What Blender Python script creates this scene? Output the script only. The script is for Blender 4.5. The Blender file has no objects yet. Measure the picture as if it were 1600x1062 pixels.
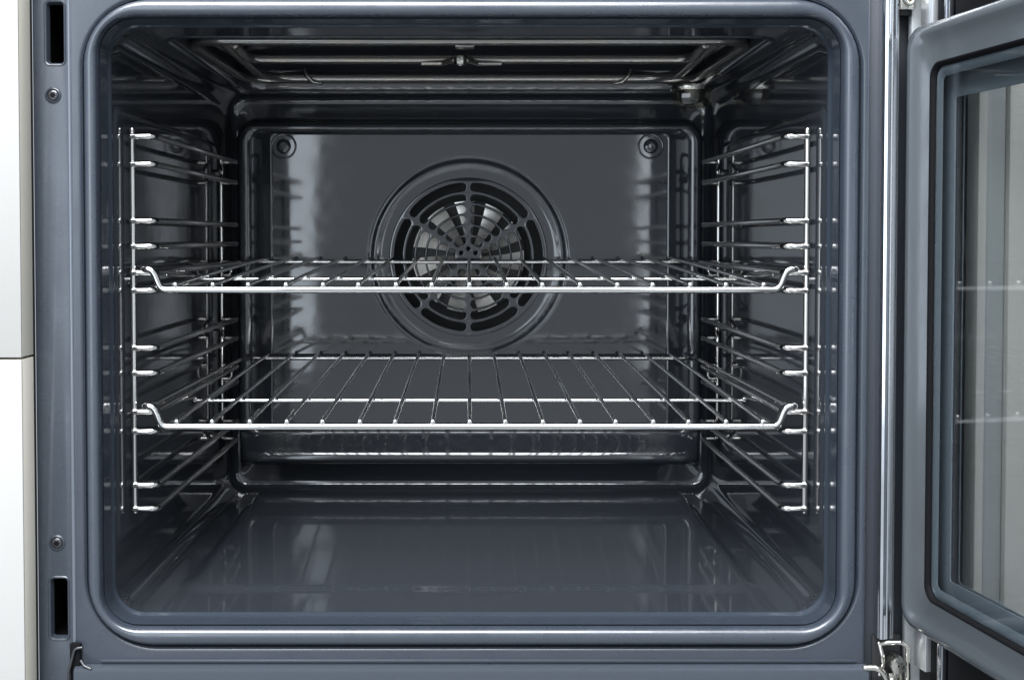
import bpy, bmesh, math
from mathutils import Vector, Matrix

# ------------------------------------------------------------------ camera, light, exposure
scene = bpy.context.scene
COL = scene.collection
MM = 0.001
PI = math.pi

cam_d = bpy.data.cameras.new('camera'); cam = bpy.data.objects.new('camera', cam_d); COL.objects.link(cam)
cam.location = (0.0, -0.77, 0.0)
cam.rotation_euler = (math.radians(90 - 1.6), 0, 0)
cam_d.sensor_width = 36.0
cam_d.lens = 36.0 * 1820 / 1600
cam_d.shift_x = 66 / 1600
cam_d.shift_y = -110 / 1600
cam_d.clip_start = 0.01; cam_d.clip_end = 50
scene.camera = cam

world = bpy.data.worlds.new('World'); scene.world = world; world.use_nodes = True
bg = world.node_tree.nodes['Background']
bg.inputs['Color'].default_value = (0.86, 0.93, 1.0, 1)
bg.inputs['Strength'].default_value = 0.66

def area(name, loc, target, sx, sy, power, col):
    d = bpy.data.lights.new(name, 'AREA'); d.shape = 'RECTANGLE'; d.size = sx; d.size_y = sy
    d.energy = power; d.color = col
    o = bpy.data.objects.new(name, d); COL.objects.link(o)
    o.location = loc
    o.rotation_euler = (Vector(target) - Vector(loc)).to_track_quat('-Z', 'Y').to_euler()
    return o
area('window_light', (-1.25, -2.7, 0.35), (0.1, 0.2, -0.1), 1.45, 1.8, 27, (0.80, 0.90, 1.0))
area('reflection_strip_light', (0.74, -3.1, 0.35), (0.15, 0.4, 0.0), 0.11, 1.8, 2.0, (0.85, 0.92, 1.0))  # added narrow light, only for a bright strip reflected in the back panel
area('ceiling_light', (-0.30, -1.15, 1.55), (0.0, 0.15, -0.25), 1.7, 1.2, 122, (0.93, 0.96, 1.0))

scene.view_settings.view_transform = 'Standard'
scene.view_settings.look = 'None'
scene.view_settings.exposure = 0.0
scene.view_settings.gamma = 1.0
scene.view_settings.use_curve_mapping = False
try:
    scene.cycles.max_bounces = 14; scene.cycles.glossy_bounces = 10; scene.cycles.transparent_max_bounces = 16
    scene.cycles.transmission_bounces = 12; scene.cycles.caustics_reflective = True
    scene.cycles.blur_glossy = 0.1; scene.cycles.sample_clamp_indirect = 6.0
    scene.cycles.use_denoising = True
except Exception:
    pass

# ------------------------------------------------------------------ materials
def mat(name, base, rough, metal=0.0, ior=1.5, bump=None, rough_var=None, col_var=None, coat=0.0, spec=0.5, speck=None, aniso=0.0):
    m = bpy.data.materials.new(name); m.use_nodes = True
    nt = m.node_tree; N = nt.nodes; L = nt.links
    p = N['Principled BSDF']
    p.inputs['Base Color'].default_value = (*base, 1)
    p.inputs['Roughness'].default_value = rough
    p.inputs['Metallic'].default_value = metal
    p.inputs['IOR'].default_value = ior
    p.inputs['Coat Weight'].default_value = coat
    p.inputs['Coat Roughness'].default_value = 0.06
    p.inputs['Specular IOR Level'].default_value = spec
    tc = N.new('ShaderNodeTexCoord')
    last = None
    for (sc, st, dist) in (bump or []):
        n = N.new('ShaderNodeTexNoise'); n.inputs['Scale'].default_value = sc; n.inputs['Detail'].default_value = 3
        L.new(tc.outputs['Object'], n.inputs['Vector'])
        b = N.new('ShaderNodeBump'); b.inputs['Strength'].default_value = st; b.inputs['Distance'].default_value = dist
        L.new(n.outputs['Fac'], b.inputs['Height'])
        if last: L.new(last.outputs['Normal'], b.inputs['Normal'])
        last = b
    if last: L.new(last.outputs['Normal'], p.inputs['Normal'])
    if rough_var:
        sc, amt = rough_var
        n = N.new('ShaderNodeTexNoise'); n.inputs['Scale'].default_value = sc; n.inputs['Detail'].default_value = 5
        L.new(tc.outputs['Object'], n.inputs['Vector'])
        r = N.new('ShaderNodeMapRange'); r.inputs['From Min'].default_value = 0.3; r.inputs['From Max'].default_value = 0.75
        r.inputs['To Min'].default_value = max(0.01, rough - amt); r.inputs['To Max'].default_value = rough + amt
        L.new(n.outputs['Fac'], r.inputs['Value']); L.new(r.outputs['Result'], p.inputs['Roughness'])
    if col_var:
        sc, c2, lo, hi = col_var
        n = N.new('ShaderNodeTexNoise'); n.inputs['Scale'].default_value = sc; n.inputs['Detail'].default_value = 6
        L.new(tc.outputs['Object'], n.inputs['Vector'])
        r = N.new('ShaderNodeMapRange'); r.inputs['From Min'].default_value = lo; r.inputs['From Max'].default_value = hi
        L.new(n.outputs['Fac'], r.inputs['Value'])
        mx = N.new('ShaderNodeMix'); mx.data_type = 'RGBA'
        mx.inputs[6].default_value = (*base, 1); mx.inputs[7].default_value = (*c2, 1)
        L.new(r.outputs['Result'], mx.inputs[0])
        L.new(mx.outputs[2], p.inputs['Base Color'])
    return m

M = {}
M['enamel'] = mat('black enamel', (0.0310, 0.0355, 0.0425), 0.06, ior=1.8, bump=[(9, 0.07, 0.004), (420, 0.006, 0.0006)],
                  rough_var=(60, 0.02), col_var=(900, (0.042, 0.048, 0.057), 0.60, 0.75))
M['frame'] = mat('grey frame enamel', (0.035, 0.043, 0.056), 0.34, ior=1.6, bump=[(900, 0.06, 0.0005), (22, 0.10, 0.003)],
                 rough_var=(35, 0.10), col_var=(700, (0.050, 0.060, 0.075), 0.55, 0.75))
M['rim'] = mat('rim enamel', (0.038, 0.047, 0.063), 0.30, ior=1.8, bump=[(700, 0.05, 0.0005), (18, 0.15, 0.003)], rough_var=(45, 0.08))
M['chrome'] = mat('chromed wire', (0.76, 0.75, 0.735), 0.09, metal=1.0, bump=[(160, 0.06, 0.0006)], rough_var=(120, 0.04))
M['chrome_dark'] = mat('chromed guide wire', (0.72, 0.70, 0.675), 0.08, metal=1.0, bump=[(160, 0.06, 0.0006)], rough_var=(120, 0.04))
M['weld'] = mat('wire end', (0.80, 0.79, 0.77), 0.26, metal=1.0)
M['steel'] = mat('brushed steel trim', (0.72, 0.74, 0.78), 0.17, metal=1.0, rough_var=(30, 0.06), bump=[(40, 0.05, 0.001)])
M['alu'] = mat('aluminium profile', (0.86, 0.87, 0.88), 0.33, metal=0.85)
M['zinc'] = mat('zinc hinge metal', (0.62, 0.60, 0.55), 0.24, metal=1.0, bump=[(220, 0.5, 0.001)], rough_var=(150, 0.1))
M['heater'] = mat('oxidised heater tube', (0.30, 0.295, 0.285), 0.20, metal=0.85, rough_var=(60, 0.08), col_var=(30, (0.34, 0.31, 0.27), 0.45, 0.7))
M['fan'] = mat('fan sheet metal', (0.86, 0.83, 0.78), 0.32, metal=0.7, rough_var=(50, 0.1))
M['fan_back'] = mat('dull fan disc', (0.07, 0.07, 0.07), 0.5, metal=0.4)
M['bulb'] = mat('frosted bulb', (0.36, 0.34, 0.27), 0.25, metal=0.5)
M['ledge'] = mat('satin ledge enamel', (0.042, 0.050, 0.063), 0.5, spec=0.3, bump=[(900, 0.06, 0.0005)])
M['channel'] = mat('dark channel and gap shade', (0.026, 0.029, 0.035), 0.4, spec=0.3)  # dark tone of the frame channel, reused for the gap plate
M['lip'] = mat('mouth lip enamel', (0.035, 0.044, 0.058), 0.12, ior=1.75, bump=[(18, 0.10, 0.003)], rough_var=(45, 0.05))
M['ridge'] = mat('edge highlight enamel', (0.10, 0.115, 0.14), 0.16, ior=1.9)  # paler colour stands for the highlight on the plate edge
M['dark'] = mat('dark metal and gap shade', (0.012, 0.012, 0.013), 0.6)  # also colours the plates that darken the gaps
M['screw'] = mat('dark screw', (0.10, 0.10, 0.105), 0.30, metal=0.8)
M['rubber_and_shade'] = mat('black gasket and recess shade', (0.007, 0.007, 0.008), 0.6, spec=0.06)  # also gives slot pockets and screw sockets their shade
M['door_frame'] = mat('door liner enamel', (0.074, 0.083, 0.091), 0.14, ior=1.55, bump=[(700, 0.04, 0.0005), (16, 0.10, 0.003)], rough_var=(30, 0.06))
M['frit'] = mat('door glass printed border', (0.085, 0.105, 0.122), 0.16, ior=1.5)
M['white'] = mat('white lacquer cabinet', (0.435, 0.424, 0.405), 0.35, bump=[(300, 0.02, 0.0005)], col_var=(4, (0.420, 0.409, 0.390), 0.4, 0.7))
M['panel_edge'] = mat('cabinet edge band', (0.74, 0.69, 0.59), 0.5)
M['grey_panel'] = mat('grey strip', (0.30, 0.315, 0.32), 0.4)

def glass_mat(name, tint, ior=1.5, rough=0.01):
    m = bpy.data.materials.new(name); m.use_nodes = True
    nt = m.node_tree; N = nt.nodes; L = nt.links
    N.remove(N['Principled BSDF'])
    out = N['Material Output']
    fr = N.new('ShaderNodeFresnel')
    geo = N.new('ShaderNodeNewGeometry'); mr = N.new('ShaderNodeMapRange')
    mr.inputs['To Min'].default_value = ior; mr.inputs['To Max'].default_value = 1.0 / ior   # the far skin of a pane sees air, not glass
    L.new(geo.outputs['Backfacing'], mr.inputs['Value']); L.new(mr.outputs['Result'], fr.inputs['IOR'])
    tr = N.new('ShaderNodeBsdfTransparent'); tr.inputs['Color'].default_value = (*tint, 1)
    gl = N.new('ShaderNodeBsdfGlossy'); gl.inputs['Roughness'].default_value = rough
    mx = N.new('ShaderNodeMixShader')
    L.new(fr.outputs[0], mx.inputs[0]); L.new(tr.outputs[0], mx.inputs[1]); L.new(gl.outputs[0], mx.inputs[2])
    L.new(mx.outputs[0], out.inputs['Surface'])
    return m
M['glass'] = glass_mat('door glass', (0.984, 0.989, 0.986), 1.56)
M['lamp_glass'] = glass_mat('lamp glass', (0.95, 0.93, 0.82), 1.9, 0.05)

# ------------------------------------------------------------------ helpers
def obj(name, mesh, material, parent=None, smooth=40):
    if smooth:
        for p in mesh.polygons: p.use_smooth = True
        try: mesh.set_sharp_from_angle(angle=math.radians(smooth))
        except Exception: pass
    o = bpy.data.objects.new(name, mesh); COL.objects.link(o)
    mesh.materials.clear(); mesh.materials.append(M[material])
    if parent is not None:
        o.parent = parent
        o.location = -world_loc(parent)
    return o
def world_loc(o):
    v = Vector((0, 0, 0))
    while o is not None:
        v += o.location; o = o.parent
    return v
def thing(name, label, cat, loc, group=None):
    o = bpy.data.objects.new(name, None); COL.objects.link(o); o.location = Vector(loc) * MM
    o.empty_display_size = 0.02
    tag(o, label, cat, group)
    return o
def tag(o, label, cat, group=None):
    o['label'] = label; o['category'] = cat
    if group: o['group'] = group
    return o
def mesh_from(verts, faces, xf=None, mm=True):
    vs = [Vector(v) for v in verts]
    if xf: vs = [Vector(xf(v)) for v in vs]
    if mm: vs = [v * MM for v in vs]
    me = bpy.data.meshes.new('m'); me.from_pydata([tuple(v) for v in vs], [], faces); me.update()
    bm = bmesh.new(); bm.from_mesh(me)
    bmesh.ops.recalc_face_normals(bm, faces=bm.faces); bm.to_mesh(me); bm.free()
    return me
def fillet(pts, r, n=6, closed=False):
    P = [Vector(p) for p in pts]; out = []
    N = len(P)
    for i in range(N):
        if not closed and i in (0, N - 1): out.append(P[i]); continue
        a, b, c = P[i - 1], P[i], P[(i + 1) % N]
        d1 = (a - b); d2 = (c - b); l1, l2 = d1.length, d2.length
        d1.normalize(); d2.normalize()
        ang = d1.angle(d2)
        if ang > PI - 0.02: out.append(b); continue
        t = min(r / math.tan(ang / 2), l1 * 0.49, l2 * 0.49)
        rr = t * math.tan(ang / 2)
        cen = b + (d1 + d2).normalized() * (rr / math.sin(ang / 2))
        s, e = b + d1 * t - cen, b + d2 * t - cen
        tot = s.angle(e)
        for k in range(n + 1):
            f = k / n
            out.append(cen + (s * math.sin((1 - f) * tot) + e * math.sin(f * tot)) / math.sin(tot))
    return out
def tube_data(pts, r, seg=10, closed=False, caps='round'):
    P = [Vector(p) for p in pts]; N = len(P)
    V = []; F = []
    T = []
    for i in range(N):
        if closed: t = P[(i + 1) % N] - P[i - 1]
        elif i == 0: t = P[1] - P[0]
        elif i == N - 1: t = P[-1] - P[-2]
        else: t = P[i + 1] - P[i - 1]
        T.append(t.normalized())
    up = Vector((0, 0, 1)) if abs(T[0].z) < 0.9 else Vector((1, 0, 0))
    nrm = (up - T[0] * up.dot(T[0])).normalized()
    rings = []
    def ring(c, n, t, rad):
        b = t.cross(n); s = len(V)
        for k in range(seg):
            a = 2 * PI * k / seg
            V.append(c + (n * math.cos(a) + b * math.sin(a)) * rad)
        return s
    cap_prof = [(1.0, 0.12), (0.86, 0.55), (0.6, 0.85), (0.0001, 1.0)] if caps == 'round' else [(1.0, 0.15), (0.85, 0.3), (0.0001, 0.32)]
    for i in range(N):
        n = nrm - T[i] * nrm.dot(T[i])
        if n.length < 1e-6: n = T[i].orthogonal()
        nrm = n.normalized()
        if i == 0 and not closed:
            for (cs, cz) in reversed(cap_prof): rings.append(ring(P[0] - T[0] * r * cz, nrm, T[0], r * cs))
        rings.append(ring(P[i], nrm, T[i], r))
        if i == N - 1 and not closed:
            for (cs, cz) in cap_prof: rings.append(ring(P[i] + T[i] * r * cz, nrm, T[i], r * cs))
    M_ = len(rings)
    for i in range(M_ if closed else M_ - 1):
        a, b = rings[i], rings[(i + 1) % M_]
        for k in range(seg):
            k2 = (k + 1) % seg
            F.append((a + k, a + k2, b + k2, b + k))
    return V, F
def tube(name, pts, r, material, parent, seg=10, closed=False, caps='round'):
    V, F = tube_data(pts, r, seg, closed, caps)
    return obj(name, mesh_from(V, F), material, parent, 60)
def tubes(name, paths, r, material, parent, seg=10):
    V = []; F = []
    for p in paths:
        v, f = tube_data(p, r, seg); o = len(V); V += v; F += [tuple(i + o for i in q) for q in f]
    return obj(name, mesh_from(V, F), material, parent, 60)
def rrect(x0, x1, z0, z1, r, n=10):
    """closed rounded rectangle, counter-clockwise from bottom-right corner, with a support point past each arc end"""
    out = []; e = 0.9
    for (cx, cz, a0) in ((x1 - r, z0 + r, -90), (x1 - r, z1 - r, 0), (x0 + r, z1 - r, 90), (x0 + r, z0 + r, 180)):
        arc = []
        for k in range(n + 1):
            a = math.radians(a0 + 90 * k / n)
            arc.append((cx + r * math.cos(a), cz + r * math.sin(a)))
        t0 = math.radians(a0 + 90); t1 = math.radians(a0 + 180)
        out.append((arc[0][0] - e * math.cos(t0), arc[0][1] - e * math.sin(t0)))
        out += arc
        out.append((arc[-1][0] + e * math.cos(t1), arc[-1][1] + e * math.sin(t1)))
    return out
def loft(rings, skip=None, cap_end=False, cap_start=False):
    """rings: lists of 3d points of equal length, closed loops"""
    n = len(rings[0]); V = [p for r in rings for p in r]; F = []
    for i in range(len(rings) - 1):
        for k in range(n):
            if skip and skip(i, k): continue
            k2 = (k + 1) % n
            F.append((i * n + k, i * n + k2, (i + 1) * n + k2, (i + 1) * n + k))
    if cap_end: F.append(tuple((len(rings) - 1) * n + k for k in range(n)))
    if cap_start: F.append(tuple(range(n)))
    return V, F
def box_data(x0, x1, y0, y1, z0, z1, bev=0.0, seg=2):
    bm = bmesh.new(); bmesh.ops.create_cube(bm, size=1)
    for v in bm.verts:
        v.co = Vector(((x0 + x1) / 2 + v.co.x * (x1 - x0), (y0 + y1) / 2 + v.co.y * (y1 - y0), (z0 + z1) / 2 + v.co.z * (z1 - z0)))
    if bev: bmesh.ops.bevel(bm, geom=bm.edges[:], offset=bev, segments=seg, affect='EDGES', profile=0.5)
    bm.verts.index_update()
    V = [v.co.copy() for v in bm.verts]; F = [tuple(v.index for v in f.verts) for f in bm.faces]
    bm.free(); return V, F
def box(name, x0, x1, y0, y1, z0, z1, material, parent, bev=0.0, xf=None, seg=2):
    V, F = box_data(x0, x1, y0, y1, z0, z1, bev, seg)
    return obj(name, mesh_from(V, F, xf), material, parent)
def lathe_data(prof, seg=64, cap=False):
    """profile (r, y) about the y axis"""
    V = []; F = []
    for (r, y) in prof:
        for k in range(seg):
            a = 2 * PI * k / seg; V.append(Vector((r * math.cos(a), y, r * math.sin(a))))
    for i in range(len(prof) - 1):
        for k in range(seg):
            k2 = (k + 1) % seg
            F.append((i * seg + k, i * seg + k2, (i + 1) * seg + k2, (i + 1) * seg + k))
    if cap: F.append(tuple((len(prof) - 1) * seg + k for k in range(seg)))
    return V, F
def lathe(name, c, prof, material, parent, seg=64, cap=False, xf=None, smooth=50):
    V, F = lathe_data(prof, seg, cap)
    C = Vector(c)
    f = (lambda v: C + v) if xf is None else xf
    return obj(name, mesh_from(V, F, f), material, parent, smooth)
def plate_mesh(loops, thick, bev, xf, res=2):
    """flat plate with holes from a filled 2d curve; xf maps (x, y, z) mm to world mm, z is the plate's thickness axis"""
    cu = bpy.data.curves.new('c', 'CURVE'); cu.dimensions = '2D'; cu.fill_mode = 'BOTH'
    for lp in loops:
        s = cu.splines.new('POLY'); s.points.add(len(lp) - 1); s.use_cyclic_u = True
        for i, (x, y) in enumerate(lp): s.points[i].co = (x, y, 0, 1)
    cu.extrude = max(thick / 2 - bev, 0.001); cu.bevel_depth = bev; cu.bevel_resolution = res; cu.offset = -bev
    o = bpy.data.objects.new('c', cu); COL.objects.link(o)
    dg = bpy.context.evaluated_depsgraph_get()
    me = bpy.data.meshes.new_from_object(o.evaluated_get(dg))
    bpy.data.objects.remove(o); bpy.data.curves.remove(cu)
    for v in me.vertices: v.co = Vector(xf(v.co)) * MM
    bm = bmesh.new(); bm.from_mesh(me); bmesh.ops.remove_doubles(bm, verts=bm.verts, dist=1e-6)
    bmesh.ops.recalc_face_normals(bm, faces=bm.faces); bm.to_mesh(me); bm.free()
    return me
def front_xf(y):                       # plate facing the camera, its front skin at y
    return lambda v: (v[0], y - v[2], v[1])
def circle(cx, cy, r, n=96): return [(cx + r * math.cos(2 * PI * k / n), cy + r * math.sin(2 * PI * k / n)) for k in range(n)]

# ------------------------------------------------------------------ oven
oven = thing('oven', 'built-in oven with black enamel interior and its door swung open to the right', 'oven', (0, 200, -300))

HX, ZB, ZT = 243.0, -257.4, 142.0      # cavity half width, floor, ceiling
RM = 20.0                              # mouth corner radius

def ring(off, y, r=None):
    r = (RM + off) if r is None else r
    return [Vector((x, y, z)) for x, z in rrect(-HX - off * 0.80, HX + off * 0.98, ZB - off * 1.04, ZT + off, r)]

# front frame: main plate round the mouth and a slightly deeper strip at the left
FO = 16.0
hole = rrect(-HX - FO * 0.80, HX + FO * 0.98, ZB - FO * 1.04, ZT + FO, 20 + 1.7 * FO, 14)
outer = [(-264.0, -286), (264, -286), (264, 200), (-264.0, 200)]
ff = obj('front_frame', plate_mesh([outer, hole], 6, 2.2, front_xf(3.0), 4), 'frame', oven)
tube('highlight_bead', [(-263.9, 1.4, -284), (-263.9, 1.4, 200)], 1.5, 'ridge', ff, 12)  # added bead, its pale colour makes the highlight along the step
slot_hi = rrect(-279.5, -268.5, 114.5, 154.5, 2.2, 5)
slot_lo = rrect(-280.5, -269.5, -268.5, -228.5, 2.2, 5)
strip = [(-289, -330), (-259, -330), (-259, 200), (-289, 200)]
fs = obj('frame_strip', plate_mesh([strip, slot_hi, slot_lo], 3.2, 0.8, front_xf(5.2)), 'frame', oven)
for (x0, x1, z0, z1) in ((-279.5, -268.5, 114.5, 154.5), (-280.5, -269.5, -268.5, -228.5)):
    # pressed lip round each latch slot and a pocket behind, coloured black for its shade
    rr = [[Vector((x, y, z)) for x, z in rrect(x0 - o, x1 + o, z0 - o, z1 + o, 2.2 + o, 5)] for o, y in ((2.2, 3.8), (1.3, 3.1), (0.4, 3.5), (-0.4, 5.6), (-0.8, 8.0))]
    V, F = loft(rr)
    lp = obj('latch_slot', mesh_from(V, F), 'frame', fs)
    V, F = loft([[Vector((x, y, z)) for x, z in rrect(x0 + o, x1 - o, z0 + o, z1 - o, 2, 5)] for o, y in ((0.8, 7.9), (-3, 9), (-3, 70))], cap_end=True)
    obj('slot_pocket', mesh_from(V, F), 'rubber_and_shade', fs)
for (sx, sz) in ((-275.6, 93.5), (-276.0, -204.3)):
    s = lathe('screw', (sx, 3.6, sz), [(5.6, 0.2), (5.2, -0.6), (4.4, -0.9), (3.9, -0.2), (3.7, 0.5)], 'frame', fs, 28)
    s.name = 'screw_seat'
    h = [(3.8, 1.2), (3.7, -0.4), (3.2, -1.1), (2.0, -1.25), (0.1, -1.25)]
    sc_ = lathe('screw', (sx, 3.6, sz), [(r, y) for r, y in h], 'screw', fs, 24)
    star = []
    for k in range(12):
        a = PI * k / 6; r = 2.3 if k % 2 == 0 else 1.5
        star.append((sx + r * math.cos(a), sz + r * math.sin(a)))
    obj('screw_socket', plate_mesh([star], 0.6, 0.0, front_xf(2.4)), 'rubber_and_shade', fs)  # flat black star, the socket's shade put into colour

# mouth rim: beaded, stepped enamel lip that runs round the opening
prof = [(17.5, 6.0), (16.2, 1.2), (15.6, 0.9), (14.9, 4.2), (14.0, 4.2), (13.4, -0.6), (12.4, -2.6), (10.6, -3.6), (8.0, -4.0), (5.6, -3.7), (3.9, -2.6), (2.9, -0.8),
        (2.6, 3.4), (2.2, 5.6), (1.9, 5.4)]
lip = [(1.9, 5.4), (1.7, 3.0), (1.45, 2.8), (1.25, 5.0), (0.9, 11.0), (0.55, 16.0), (0.0, 17.8), (-0.9, 19.0), (-1.3, 20.2), (-1.1, 21.2), (-0.5, 21.9), (0.0, 22.0)]
def rr_off(o): return 20.0 + 1.7 * max(o, 0)
V, F = loft([ring(o, y, rr_off(o)) for o, y in prof])
obj('mouth_rim', mesh_from(V, F), 'rim', oven, 50)
V, F = loft([ring(o, y, rr_off(o)) for o, y in lip])
obj('mouth_lip', mesh_from(V, F), 'lip', oven, 50)

# cavity shell (corners and side walls), flats of ceiling and floor are their own sheets
NR = 13
def cav(y, inset, r): return [Vector((x, y, z)) for x, z in rrect(-HX + inset, HX - inset, ZB + inset, ZT - inset, r)]
RC = 15.0
rings = [ring(0, 22.0)]
for f in (0.2, 0.4, 0.6, 0.8, 1.0): rings.append(cav(22 + 26 * f, 0, RM + (RC - RM) * (f * f * (3 - 2 * f))))
i_flat0 = len(rings) - 1
rings.append(cav(413, 0, RC)); rings.append(cav(414, 0, RC)); i_flat1 = len(rings) - 1
for k in range(1, 6):
    a = PI / 2 * k / 5
    rings.append(cav(414 + 7 * math.sin(a), 7 * (1 - math.cos(a)), RC))
def skip(i, k): return i_flat0 <= i < i_flat1 and k in (NR * 2 - 1, NR * 4 - 1)
V, F = loft(rings, skip)
shell = obj('cavity_wall', mesh_from(V, F), 'enamel', oven, 60)

xr = HX - RC - 0.9
ceil_hole = rrect(-223, 223, 62, 362, 26, 10)
obj('cavity_ceiling', plate_mesh([[(-xr, 48), (xr, 48), (xr, 414), (-xr, 414)], ceil_hole], 0.4, 0.0, lambda v: (v[0], v[1], ZT + 0.2 + v[2])), 'enamel', oven)
rr = []
for o, z in ((0.6, ZT), (-0.2, ZT - 0.9), (-1.6, ZT - 1.0), (-3, ZT + 0.4), (-4.6, ZT + 5), (-6, ZT + 16), (-8, ZT + 22), (-13, ZT + 25), (-30, ZT + 26)):
    rr.append([Vector((x, y, z)) for x, y in rrect(-223 - o, 223 + o, 62 - o, 362 + o, max(26 + o, 4), 10)])
V, F = loft(rr, cap_end=True)
obj('ceiling_recess', mesh_from(V, F), 'enamel', oven, 50)

fl_hole = rrect(-214, 214, 66, 366, 22, 10)
fl = obj('cavity_floor', plate_mesh([[(-xr, 48), (xr, 48), (xr, 414), (-xr, 414)], fl_hole], 0.4, 0.0, lambda v: (v[0], v[1], ZB - 0.2 + v[2])), 'enamel', oven)
rr = []
for o, z, w in ((0.6, ZB, 0.0), (-1.0, ZB + 0.1, 0.03), (-3.0, ZB + 0.3, 0.16), (-6, ZB + 0.7, 0.45), (-9, ZB + 1.1, 0.78), (-12, ZB + 1.4, 0.95), (-14, ZB + 1.5, 1.0), (-15, ZB + 1.5, 1.0), (-16, ZB + 1.5, 1.0)):
    rr.append([Vector((x, y, z + w * 12.5 * (y - 66) / 300)) for x, y in rrect(-214 - o, 214 + o, 66 - o, 366 + o, max(22 + o, 4), 10)])
V, F = loft(rr, cap_end=True)
obj('floor_panel', mesh_from(V, F), 'enamel', fl, 50)

# pressed side panels behind the wire guides
for s in (-1, 1):
    rr = []
    for o, d in ((0, -0.1), (-1.2, 0.3), (-2.6, 1.3), (-4.5, 1.75), (-7, 1.8), (-8, 1.8), (-9, 1.8)):
        rr.append([Vector((s * (HX - d), y, z)) for y, z in rrect(25 - o, 352 + o, -214 - o, 90 + o, 10 + o * 0.5, 8)])
    V, F = loft(rr, cap_end=True)
    obj('wall_panel', mesh_from(V, F), 'enamel', shell, 50)

# back panel: pressed cover with sloping shoulders, a round fan opening and two screw dimples
FC = (-1.4, -20.2)                      # fan centre x, z
SB, DB = 1.0145, 15.5                    # the cover stands this much deeper and larger than first paced out
def bp(hx, z0, z1, y, r): return [Vector((x, y + DB, z)) for x, z in rrect(-hx * SB, hx * SB, z0 * SB * (1.008 if z0 < 0 else 1), z1 * SB, r, 10)]
def bq(hx, z0, z1, y, r): return [Vector((x, y, z)) for x, z in rrect(-hx, hx, z0, z1, r, 10)]
rr = [bq(HX - 7, ZB + 7, ZT - 7, 421.0, RC), bq(HX - 7.4, -229, 121.5, 421.0, 20), bq(HX - 7.6, -227, 119.5, 420.6, 20), bq(HX - 8.0, -225, 118.2, 418.5, 19),
      bq(HX - 8.4, -221, 117.0, 412.0, 19),
      bp(231.5, -203, 114, 393, 18), bp(229.5, -199, 112.4, 389.6, 17), bp(226.5, -196.5, 110.4, 387.6, 15), bp(222.5, -194, 107.5, 387.2, 13),
      bp(219.5, -192, 105.8, 388.2, 12), bp(218, -191, 105.0, 389.4, 11)]
V, F = loft(rr)
back = obj('back_panel', mesh_from(V, F), 'enamel', oven, 55)
rr = [bp(218, -191, 105, 389.4, 11), bp(200, -190, 104, 389.4, 6), bp(198.5, -189, 103, 388.2, 6), bp(197, -188, 102, 388.0, 6), bp(195.5, -187, 101, 389.2, 6)]
V, F = loft(rr)
obj('panel_ridge', mesh_from(V, F), 'enamel', back, 55)
face = rrect(-195.5 * SB, 195.5 * SB, -187 * SB * 1.008, 101 * SB, 6, 10)
obj('panel_face', plate_mesh([face, circle(FC[0], FC[1], 102.8)], 0.4, 0, front_xf(389.2 + DB)), 'enamel', back)
# skirt along the foot of the cover that swells forward and tucks under
sk = [(-197, 0), (-200.5, 1.6), (-204, 3.6), (-209, 7.4), (-214, 11.0), (-218.5, 13.4), (-222, 14.2), (-225, 13.2), (-227, 10.0), (-228, 5.0), (-228.4, -4.0), (-229.5, -12.0), (-233, -15.5)]
xs = [-232, -230.5, -228.5, -226, -222, -217, -211, -204] + [-196 + 392 * k / 8 for k in range(9)] + [204, 211, 217, 222, 226, 228.5, 230.5, 232]
gv = []; gf = []
for x in xs:
    f = min(max((232 - abs(x)) / 28.0, 0), 1); e = math.sqrt(max(1 - (1 - f) ** 2, 0))
    for z, d in sk: gv.append(Vector((x, 405.2 - d * e - (1.2 if d >= 0 else 0) * e, z)))
for i in range(len(xs) - 1):
    for j in range(len(sk) - 1):
        a = i * len(sk) + j; gf.append((a, a + 1, a + len(sk) + 1, a + len(sk)))
obj('panel_skirt', mesh_from(gv, gf), 'enamel', back, 60)
for sx in (-187.2, 182):
    lathe('dimple', (sx, 389.0 + DB, 91), [(13.4, 0.2), (12.9, -0.4), (12.2, -0.6), (11.2, -0.2), (10.0, 1.2), (7.6, 2.4)], 'enamel', back, 40, cap=True)
    lathe('screw', (sx, 389.0 + DB, 91), [(8.2, 2.2), (7.8, 0.6), (6.9, -0.8), (5.2, -1.8), (3.0, -2.3), (2.6, -2.2), (2.2, -1.6)], 'enamel', back, 24, cap=True)

# fan surround and slotted grille
lathe('fan_surround', (FC[0], DB, FC[1]), [(103.4, 389.2), (102.0, 388.9), (100.8, 389.6), (99.6, 390.2), (98.2, 390.0), (96.6, 388.9), (95.2, 388.3), (93.6, 388.2),
      (92.0, 388.6), (90.4, 389.4), (88.0, 389.9), (84, 390.3), (81, 390.6), (79, 390.7)], 'enamel', back, 128)
def slot(a0, a1, r0, r1, n=14):
    w = (r1 - r0) / 2; rm = (r0 + r1) / 2
    da = w / rm
    a0 += da; a1 -= da
    if a1 <= a0: return None
    pts = []
    for k in range(n + 1):
        a = a0 + (a1 - a0) * k / n; pts.append((r1 * math.cos(a), r1 * math.sin(a)))
    c = (rm * math.cos(a1), rm * math.sin(a1))
    for k in range(1, 6):
        b = a1 + PI * k / 6; pts.append((c[0] + w * math.cos(b), c[1] + w * math.sin(b)))
    for k in range(n + 1):
        a = a1 + (a0 - a1) * k / n; pts.append((r0 * math.cos(a), r0 * math.sin(a)))
    c = (rm * math.cos(a0), rm * math.sin(a0))
    for k in range(1, 6):
        b = a0 + PI + PI * k / 6; pts.append((c[0] + w * math.cos(b), c[1] + w * math.sin(b)))
    return [(x + FC[0], y + FC[1]) for x, y in pts]
spokes = [33, 90, 146, 227, 270, 315]
loops = [circle(FC[0], FC[1], 80)]
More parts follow.
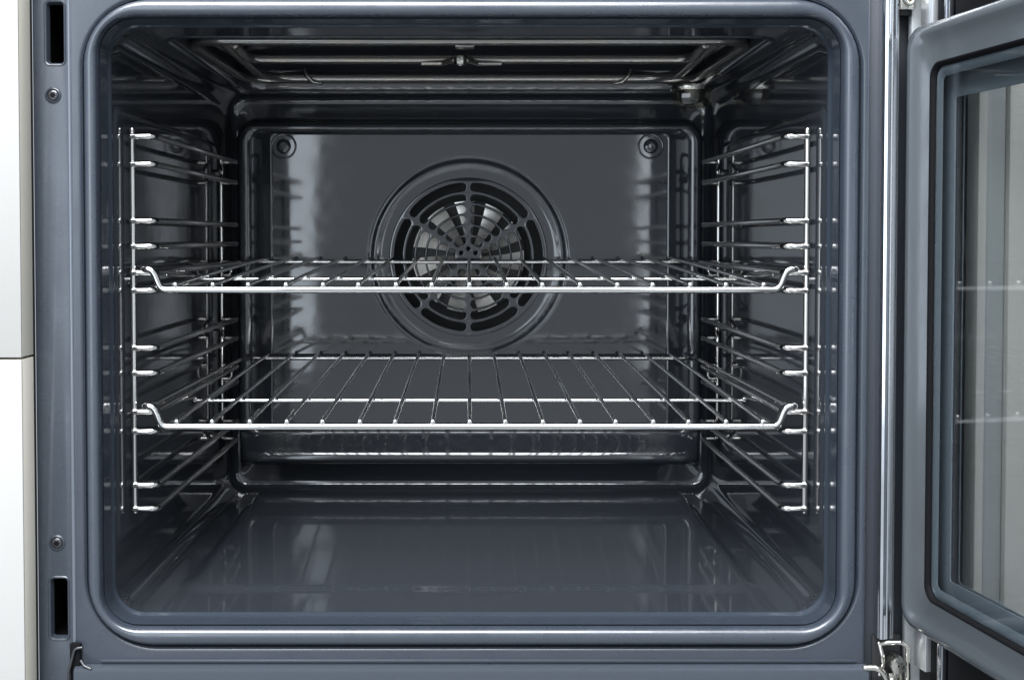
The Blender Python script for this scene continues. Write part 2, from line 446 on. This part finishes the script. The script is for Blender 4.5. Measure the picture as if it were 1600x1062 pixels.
for (r0, r1) in ((66.8, 74.8), (55.0, 63.2), (44.2, 52.4), (33.6, 41.8), (23.2, 31.2), (14.0, 20.8)):
    for i in range(6):
        a0 = math.radians(spokes[i]); a1 = math.radians(spokes[(i + 1) % 6] + (360 if i == 5 else 0))
        half = 2.4 / ((r0 + r1) / 2)
        s_ = slot(a0 + half, a1 - half, r0, r1)
        if s_: loops.append(s_)
for k in range(6):
    a = PI / 6 + k * PI / 3; loops.append(circle(FC[0] + 8.4 * math.cos(a), FC[1] + 8.4 * math.sin(a), 1.9, 14))
gr = obj('fan_grille', plate_mesh(loops, 3.0, 1.1, front_xf(391.1 + DB), 3), 'enamel', back, 60)
# air box and fan behind the grille
lathe('fan_housing', (FC[0], DB, FC[1]), [(79.5, 393.5), (92, 395), (92, 437), (0.5, 438)], 'dark', oven, 64)
fan = lathe('fan', (FC[0], DB, FC[1]), [(0.2, 398), (7, 398.2), (9, 400), (13, 404), (15, 412), (58, 422), (58.5, 423), (20, 424)], 'fan_back', oven, 64)
nb = 11
bladeV = []; NBr = 5
for i in range(NBr + 1):
    r = 14 + 43 * i / NBr
    for j in range(3):
        a = 0.36 * j / 2 + 0.10 * i / NBr
        y = DB + 397.5 + 7.0 * j / 2 + 1.5 * math.sin(PI * j / 2) + 2.0 * i / NBr
        bladeV.append(Vector((r * math.cos(a), y, r * math.sin(a))))
n0 = len(bladeV)
bladeV += [v + Vector((0, 1.0, 0)) for v in bladeV]
bladeF = []
for i in range(NBr):
    for j in range(2):
        q = (i * 3 + j, i * 3 + j + 1, (i + 1) * 3 + j + 1, (i + 1) * 3 + j)
        bladeF.append(q); bladeF.append(tuple(n0 + k for k in reversed(q)))
bme = mesh_from(bladeV, bladeF)
for k in range(nb):
    b = obj('blade', bme, 'fan', fan, 60)
    b.rotation_euler = (0, -(2 * PI * k / nb + 0.22), 0)
    b.location = Vector((FC[0], 0, FC[1])) * MM - world_loc(fan)

# grill element under the ceiling
ZE = 150.0
bar1, bar2, bar3 = 125.0, 219.0, 330.0
outer_loop = fillet([(-216, bar1, ZE), (216, bar1, ZE), (214, 347, ZE), (-214, 347, ZE)], 26, 8, closed=True)
V, F = tube_data(outer_loop, 3.9, 12, closed=True)
ge = obj('grill_element', mesh_from(V, F), 'heater', oven, 60)
tube('heater_tube', fillet([(-193, 138, ZE + 2), (-193, bar3, ZE - 1), (193, bar3, ZE - 1), (193, 138, ZE + 2)], 34, 9), 3.9, 'heater', ge, 12)
tube('heater_tube', fillet([(-188, 168, ZE + 3), (-188, bar2, ZE), (188, bar2, ZE), (188, 168, ZE + 3)], 14, 7), 3.9, 'heater', ge, 12)
# centre bracket
cb = box('bracket', -12, 4, 176, 190, 153, 168, 'heater', ge, 1.2)
tubes('bracket_arm', [fillet([(-40, bar2 - 1, 146.5), (-22, bar2 - 3, 146.2), (-14, bar2 - 14, 147.5), (-2, bar2 - 14, 147.5), (6, bar2 - 3, 146.2), (26, bar2 - 1, 146.5)], 6, 4)], 2.4, 'heater', ge, 8)
lathe('bracket_screw', (0, 0, 0), [(2.2, -4), (5.2, -3.4), (5.4, 1.5), (4.4, 3.4), (2.4, 3.9), (2.0, 2.6)], 'zinc', ge, 6, cap=True, xf=lambda v: (-8 + v[0], 200 + v[2], 146.0 - v[1]), smooth=30)
for cx, sg in ((-149, 1), (145, -1)):
    tube('clip', fillet([(cx - 6 * sg, bar3 - 3, ZE + 6), (cx - 4 * sg, bar3 - 6, ZE + 1), (cx + 2 * sg, bar3 - 4, ZE - 5), (cx + 9 * sg, bar3, ZE - 6)], 4, 4), 2.0, 'heater', ge, 8)

# lamp in the rear right corner of the ceiling
LX, LY, LZ = 213.0, 354.0, 143.0
lamp = lathe('lamp', (0, 0, 0), [(20.5, -2), (21, 1.5), (20.0, 3.2), (17.5, 3.4)], 'zinc', oven, 40, xf=lambda v: (LX + v[0], LY + v[2] * 0.9, LZ - v[1]))
lathe('lamp_glass', (0, 0, 0), [(18.6, 2.4), (18.8, 6), (18.0, 13), (16.6, 16.8), (12.5, 18.6), (7, 19.2)], 'lamp_glass', lamp, 14, cap=True, xf=lambda v: (LX + v[0], LY + v[2] * 0.9, LZ - v[1]), smooth=18)
lathe('bulb_holder', (0, 0, 0), [(14, 3.0), (13, 9), (9, 14), (3, 16)], 'screw', lamp, 20, cap=True, xf=lambda v: (LX + v[0], LY + v[2], LZ - v[1]))

# right-hand trim and the dark channel behind it
box('frame_channel', 264.6, 272.5, 5.0, 9, -330, 200, 'channel', oven, 0.4)
rr = []
for x, y in ((270.6, 6), (270.4, -4.5), (270.9, -7.4), (272.4, -8.2), (274.4, -7.6), (275.2, -6.8), (276.2, -7.0), (279.0, -6.4), (281.0, -4.2), (281.9, -0.5), (282.0, 6)):
    rr.append((x, y))
tv = [Vector((x, y, z)) for z in (-265.5, 200) for x, y in rr]; n_ = len(rr)
tf = [(i, i + 1, n_ + i + 1, n_ + i) for i in range(n_ - 1)] + [tuple(range(n_)), tuple(range(n_, 2 * n_))]
obj('trim_strip', mesh_from(tv, tf), 'steel', oven, 35)
box('gap_shade_plate', 264.8, 420, 14, 18, -400, 230, 'channel', oven)  # dark plate put in to shade the gap between trim and door
box('gap_shade_plate', 264.8, 330, 8.5, 13.5, -400, -282, 'dark', oven)  # darker plate for the shade at the foot of the gap

# lower ledge below the frame, with a chamfered top edge and left end clip
lv = [(-262, 5, -284.6), (-262, -4.5, -284.9), (-262, -6.8, -286.0), (-262, -7.5, -288), (-262, -7.5, -330), (-262, 5, -330)]
nl = len(lv); lv2 = [(x + 526, y, z) for x, y, z in lv]
obj('lower_ledge', mesh_from(lv + lv2, [tuple(range(nl)), tuple(range(nl, 2 * nl))] + [(i, (i + 1) % nl, nl + (i + 1) % nl, nl + i) for i in range(nl)]), 'ledge', oven, 30)
box('ledge_lip', -246, 258, -1.2, 3.0, -283.4, -281.4, 'frame', oven, 0.5)
ck = box('end_clip', -266, -259, -3.5, 2.5, -296, -270, 'rubber_and_shade', oven, 1.0)
tube('clip_edge', fillet([(-266.5, -5, -297), (-266, -5.5, -288), (-262, -5.0, -272.5), (-257.5, -4.5, -272)], 3, 4), 0.9, 'screw', ck, 8)
tube('clip_edge', fillet([(-258, -4.5, -281), (-255.5, -5.5, -284), (-251, -6.5, -285.5)], 3, 4), 1.0, 'screw', ck, 8)

# hinges at the foot and head of the opening
hb = box('hinge', 270, 289, 4, 7, -330, -266.5, 'dark', oven, 0.5)
tube('hinge_arm', fillet([(273.5, -3, -270), (276, -5, -268.5), (285.5, -6, -268), (290, -6, -271), (290.5, -6, -296), (288, -5, -305)], 3.5, 5), 1.6, 'zinc', hb, 8)
tube('hinge_arm', fillet([(272.5, -2, -270), (273.5, -5, -277), (274.5, -4, -283), (272, -4, -290)], 3, 5), 1.5, 'zinc', hb, 8)
tube('hinge_arm', fillet([(262, -6, -285), (268, -7, -284.5), (273, -8, -287), (276, -8, -293), (277, -8, -302)], 3, 4), 2.0, 'zinc', hb, 8)
lathe('hinge_pin', (0, 0, 0), [(0.6, -8), (4.4, -7.4), (5, -5.5), (4.6, 2)], 'zinc', hb, 20, xf=lambda v: (283 + v[0], v[1] - 1, -283 + v[2] * 1.3))
lathe('hinge_pin', (0, 0, 0), [(0.6, -9), (3.4, -8.4), (3.9, -6.5), (3.8, 2)], 'zinc', hb, 16, xf=lambda v: (282 + v[0], v[1] - 1, -297 + v[2]))
box('hinge_leaf', 279, 288.5, -2.5, -0.5, -310, -290, 'zinc', hb, 0.6)
ht = box('hinge', 282.5, 292, 3.5, 7, 146, 190, 'dark', oven, 0.5)
tube('hinge_arm', fillet([(284.5, -3, 170), (284.5, -4, 155), (287, -4, 151.5), (290, -4, 153), (291, -3, 170)], 2.5, 5), 1.3, 'zinc', ht, 8)
box('hinge_leaf', 282.6, 292.5, -1.5, 0.5, 149, 190, 'zinc', ht, 0.5)

# ------------------------------------------------------------------ oven door, opened past a right angle
DA = math.radians(8.5)
H0 = Vector((285.0, -2.0, 0.0))
def D(t, d, z): return Vector((H0.x + math.sin(DA) * t + math.cos(DA) * d, H0.y - math.cos(DA) * t + math.sin(DA) * d, z))
def dxf(v): return D(v[0], v[1], v[2])
WD = 540.0
def dring(o, d, r): return [D(t, d, z) for t, z in rrect(-o, WD + o, -255.5 - o, 135.5 + o, max(r - 7, 3), 10)]
def gring(o, d, r): return [D(t, d, z) for t, z in rrect(34.5 - o, WD - 34.5 + o, -227 - o, 105.5 + o, max(r - 4, 2), 10)]
rr = [dring(0, 10, 20), dring(0.2, 5, 20), dring(-0.6, 2.2, 20), dring(-2.4, 0.6, 19), dring(-5, -0.4, 17), dring(-8, -0.2, 15), dring(-10.5, 0.8, 13),
      gring(12, 1.0, 18), gring(6, 0.6, 15), gring(3.6, 0.4, 14)]
V, F = loft(rr)
door = obj('door', mesh_from(V, F), 'door_frame', oven, 50)
door['label'] = 'grey enamel oven door with large glass window, open at the right'
rr = [gring(3.7, 0.5, 14), gring(3.0, 0.2, 13), gring(2.2, 0.6, 12.5), gring(1.4, 1.2, 12), gring(0.8, 2.0, 12), gring(0.5, 3.0, 12)]
V, F = loft(rr)
obj('window_gasket', mesh_from(V, F), 'rubber_and_shade', door, 50)
def dplate(loops, d, thick, bev=0.2): return plate_mesh(loops, thick, bev, lambda v: D(v[0], d - v[2], v[1]))
obj('glass_pane', dplate([rrect(36, WD - 36, -227, 105, 12)], 2.4, 0.6, 0.0), 'glass', door)
obj('glass_bead', mesh_from(*loft([gring(0.6, 3.6, 11.5), gring(-1.2, 3.1, 10.5), gring(-3.2, 3.3, 9.5), gring(-5.4, 4.6, 8)])), 'frit', door, 50)
obj('pane_border', dplate([rrect(12, WD - 12, -246, 126, 8), rrect(40, WD - 40, -217, 87, 1.5)], 13.0, 1.0), 'frit', door)
obj('glass_pane', dplate([rrect(10, WD - 10, -248, 128, 4)], 14.2, 0.6, 0.0), 'glass', door)
obj('door_shell', dplate([rrect(0, WD, -300, 190, 2), rrect(38, WD - 38, -222, 92, 3)], 17.0, 3.0), 'dark', door)
obj('pane_border', dplate([rrect(0, WD, -300, 190, 2), rrect(35, WD - 35, -220, 90, 3)], 22.0, 1.0), 'frit', door)
obj('glass_pane', dplate([rrect(0, WD, -300, 190, 2)], 24.0, 0.6, 0.0), 'glass', door)
for (t0, t1, d0, m_, z0) in ((5, 19, 8.5, 'alu', -283), (19.5, 30, 12, 'rubber_and_shade', -330), (31, 37, 9.5, 'steel', -300), (38, 520, 13, 'rubber_and_shade', -330)):
    for (za, zb) in ((z0, -240), (122, 200)):
        box('door_profile', t0, t1, d0, 15.2, za, zb, m_, door, 0.6, xf=dxf)
for za, zb in ((-250, 130),):
    box('door_profile', 0.5, 11, 11, 15.2, za, zb, 'rubber_and_shade', door, 0.6, xf=dxf)

# ------------------------------------------------------------------ wire guides at both sides
def guide(sign, label):
    g = thing('shelf_guide', label, 'guide rack', (sign * 236, 190, -193), 'wire guides at the cavity sides')
    XW, XR = 237.0, 221.0
    XB = 234.5
    tube('upright', [(sign * XW, 50, -194), (sign * XW, 50, 75)], 2.2, 'chrome_dark', g)
    tube('upright', [(sign * XB, 330, -190), (sign * XB, 330, 76)], 1.75, 'chrome_dark', g)
    for z in (70.5, 51, 11.3, -6.6, -25.0, -37.6, -78, -95.8, -123, -137, -175, -191.8):
        p = fillet([(sign * XW, 48.5, z), (sign * XR, 48.5, z), (sign * XR, 336, z), (sign * XB, 336, z)], 5.0, 6)
        tube('rail', p, 2.3, 'chrome_dark', g, 10)
    for z in (60.5, -86, -181):
        tube('stay', fillet([(sign * XB, 328, z + 7), (sign * (XB - 3), 322, z), (sign * XB, 328, z - 7)], 2, 4), 1.4, 'chrome_dark', g, 8)
        lathe('mounting_stud', (0, 0, 0), [(3.6, -0.5), (3.6, 4), (2.6, 5.4), (1, 5.8)], 'screw', g, 16, cap=True, xf=lambda v, z=z: (sign * (241.5 - v[1]), 341 + v[0], z + v[2]))
    for z in (-31, -129):
        tube('hook', fillet([(sign * XB, 330, z - 5), (sign * (XB - 9), 330, z - 5), (sign * (XB - 9), 330, z + 8), (sign * XB, 330, z + 8)], 4, 5), 1.3, 'chrome_dark', g, 8)
    return g
guide(-1, 'chromed wire shelf guide on the left side wall')
guide(1, 'chromed wire shelf guide on the right side wall, nearest the open door')

# ------------------------------------------------------------------ wire shelves
def shelf(dz, label, jit):
    s = thing('wire_shelf', label, 'oven shelf', (0, 225, -37 + dz), 'wire shelves in the oven')
    zl, zh = -37.0 + dz, -24.8 + dz
    XS, XE = 228.0, 226.0
    # front bar with the raised horns, running on into the side bars and the rear bar
    hz = zl + 14.4
    half = []
    for k in range(11):                       # S-bend of the horn
        f = k / 10; q = 1 - f
        half.append(Vector((q**3 * 213.5 + 3 * q * q * f * 220.5 + 3 * q * f * f * 218.5 + f**3 * 226.0, 46.5, q**3 * zl + 3 * q * q * f * zl + 3 * q * f * f * hz + f**3 * hz)))
    for k in range(1, 7):                     # turns back into the side bar
        a = PI / 2 * k / 6; half.append(Vector((226.0 + 3.6 * math.sin(a), 46.5 + 4.5 * (1 - math.cos(a)), hz)))
    half += [Vector((229.0, 58, hz - 1.0)), Vector((XS, 66, zh))]
    fb = [Vector((-v.x, v.y, v.z)) for v in reversed(half)] + half
    tube('front_bar', fb, 2.6, 'chrome', s, 14)
    for sg in (-1, 1):
        tube('side_bar', fillet([(sg * XS, 66.5, zh), (sg * (XE + 1), 371, zh), (sg * (XE - 9), 392, zh)], 8, 5), 2.1, 'chrome', s, 10)
        tube('side_brace', fillet([(sg * 225.5, 96, zh - 3.4), (sg * 223, 120, zh - 5), (sg * 217, 148, zh - 5.6)], 6, 4), 1.4, 'chrome', s, 8)
    tube('rear_bar', [(-217.5, 392, zh), (217.5, 392, zh)], 2.1, 'chrome', s, 10)
    zmid = zl + 3.3 + (zh + 3.2 - zl - 3.3) * 101 / 351
    tube('middle_bar', [(-218, 150, zmid - 2.9), (218, 150, zmid - 2.9)], 1.5, 'chrome', s, 8)
    p = 25.55
    for i in range(17):
        x = (i - 8) * p
        j = jit[i % len(jit)]
        a = Vector((x * 1.008 + j - 0.3, 45.6, zl + 3.5)); b = Vector((x * 0.985 + 0.5 * j - 0.6, 393.5, zh + 3.4))
        mid = (a + b) / 2 + Vector((0, 0, 0.6))
        w = tube('cross_wire', [a, (a + mid) / 2 + Vector((0, 0, 0.3)), mid, (mid + b) / 2 + Vector((0, 0, 0.3)), b], 1.7, 'chrome', s, 10, caps='flat')
        e, f = lathe_data([(0.3, -1.6), (1.4, -1.4), (2.0, -0.6), (2.05, 0.8), (1.8, 2.0), (1.6, 2.4)], 12)
        obj('weld_bead', mesh_from(e, f, lambda v: (a.x + v[0], 45.2 + v[1], a.z + v[2])), 'weld', w, 60)
    return s
shelf(0, 'upper chrome wire shelf in front of the fan grille', [0, 0.5, -0.4, 0.3, 0.6, -0.5, 0.2, -0.6])
shelf(-96.2, 'lower chrome wire shelf above the oven floor', [0.3, -0.5, 0.2, 0.5, -0.3, 0.4, -0.6, 0.1])

# ------------------------------------------------------------------ cabinet fronts beside the oven
def cabinet(x0, x1, z0, z1, label, side):
    t = thing('cabinet_front', label, 'cabinet', ((x0 + x1) / 2, -12, z0), 'white cabinet fronts beside the oven')
    box('panel', x0, x1, -22, -20.2, z0, z1, 'white', t, 0.6)
    box('panel_core', x0 + 0.1, x1 - 0.1, -20.0, -1, z0 + 0.1, z1 - 0.1, 'panel_edge' if side else 'white', t, 0.4)
    return t
cabinet(-620, -288.6, -77.6, 320, 'white cabinet front beside the oven at the upper left', True)
cabinet(-620, -288.6, -460, -79.0, 'white cabinet front beside the oven at the lower left', True)
box('gap_shade_plate', -640, -289.6, 1, 5, -470, 330, 'dark', oven)  # dark sheet put behind the cabinet joints as their shade
rc = thing('cabinet_front', 'pale cabinet front seen through the glass of the open oven door', 'cabinet', (520, -10, -460), 'white cabinet fronts beside the oven')
box('panel', 346, 760, -22, -2, -460, 320, 'white', rc, 0.8)
box('edge_strip', 327, 332.5, -20, -2, -460, 320, 'white', rc, 0.6)
box('grey_strip', 333, 345.5, -17, -2, -460, 320, 'grey_panel', rc, 0.6)  # mid-grey band between edge strip and panel
box('grey_strip', 292, 326.5, 4, 10, -460, 320, 'grey_panel', rc, 0.5)  # added sheet, its grey lightens the dark gap beside the cabinet
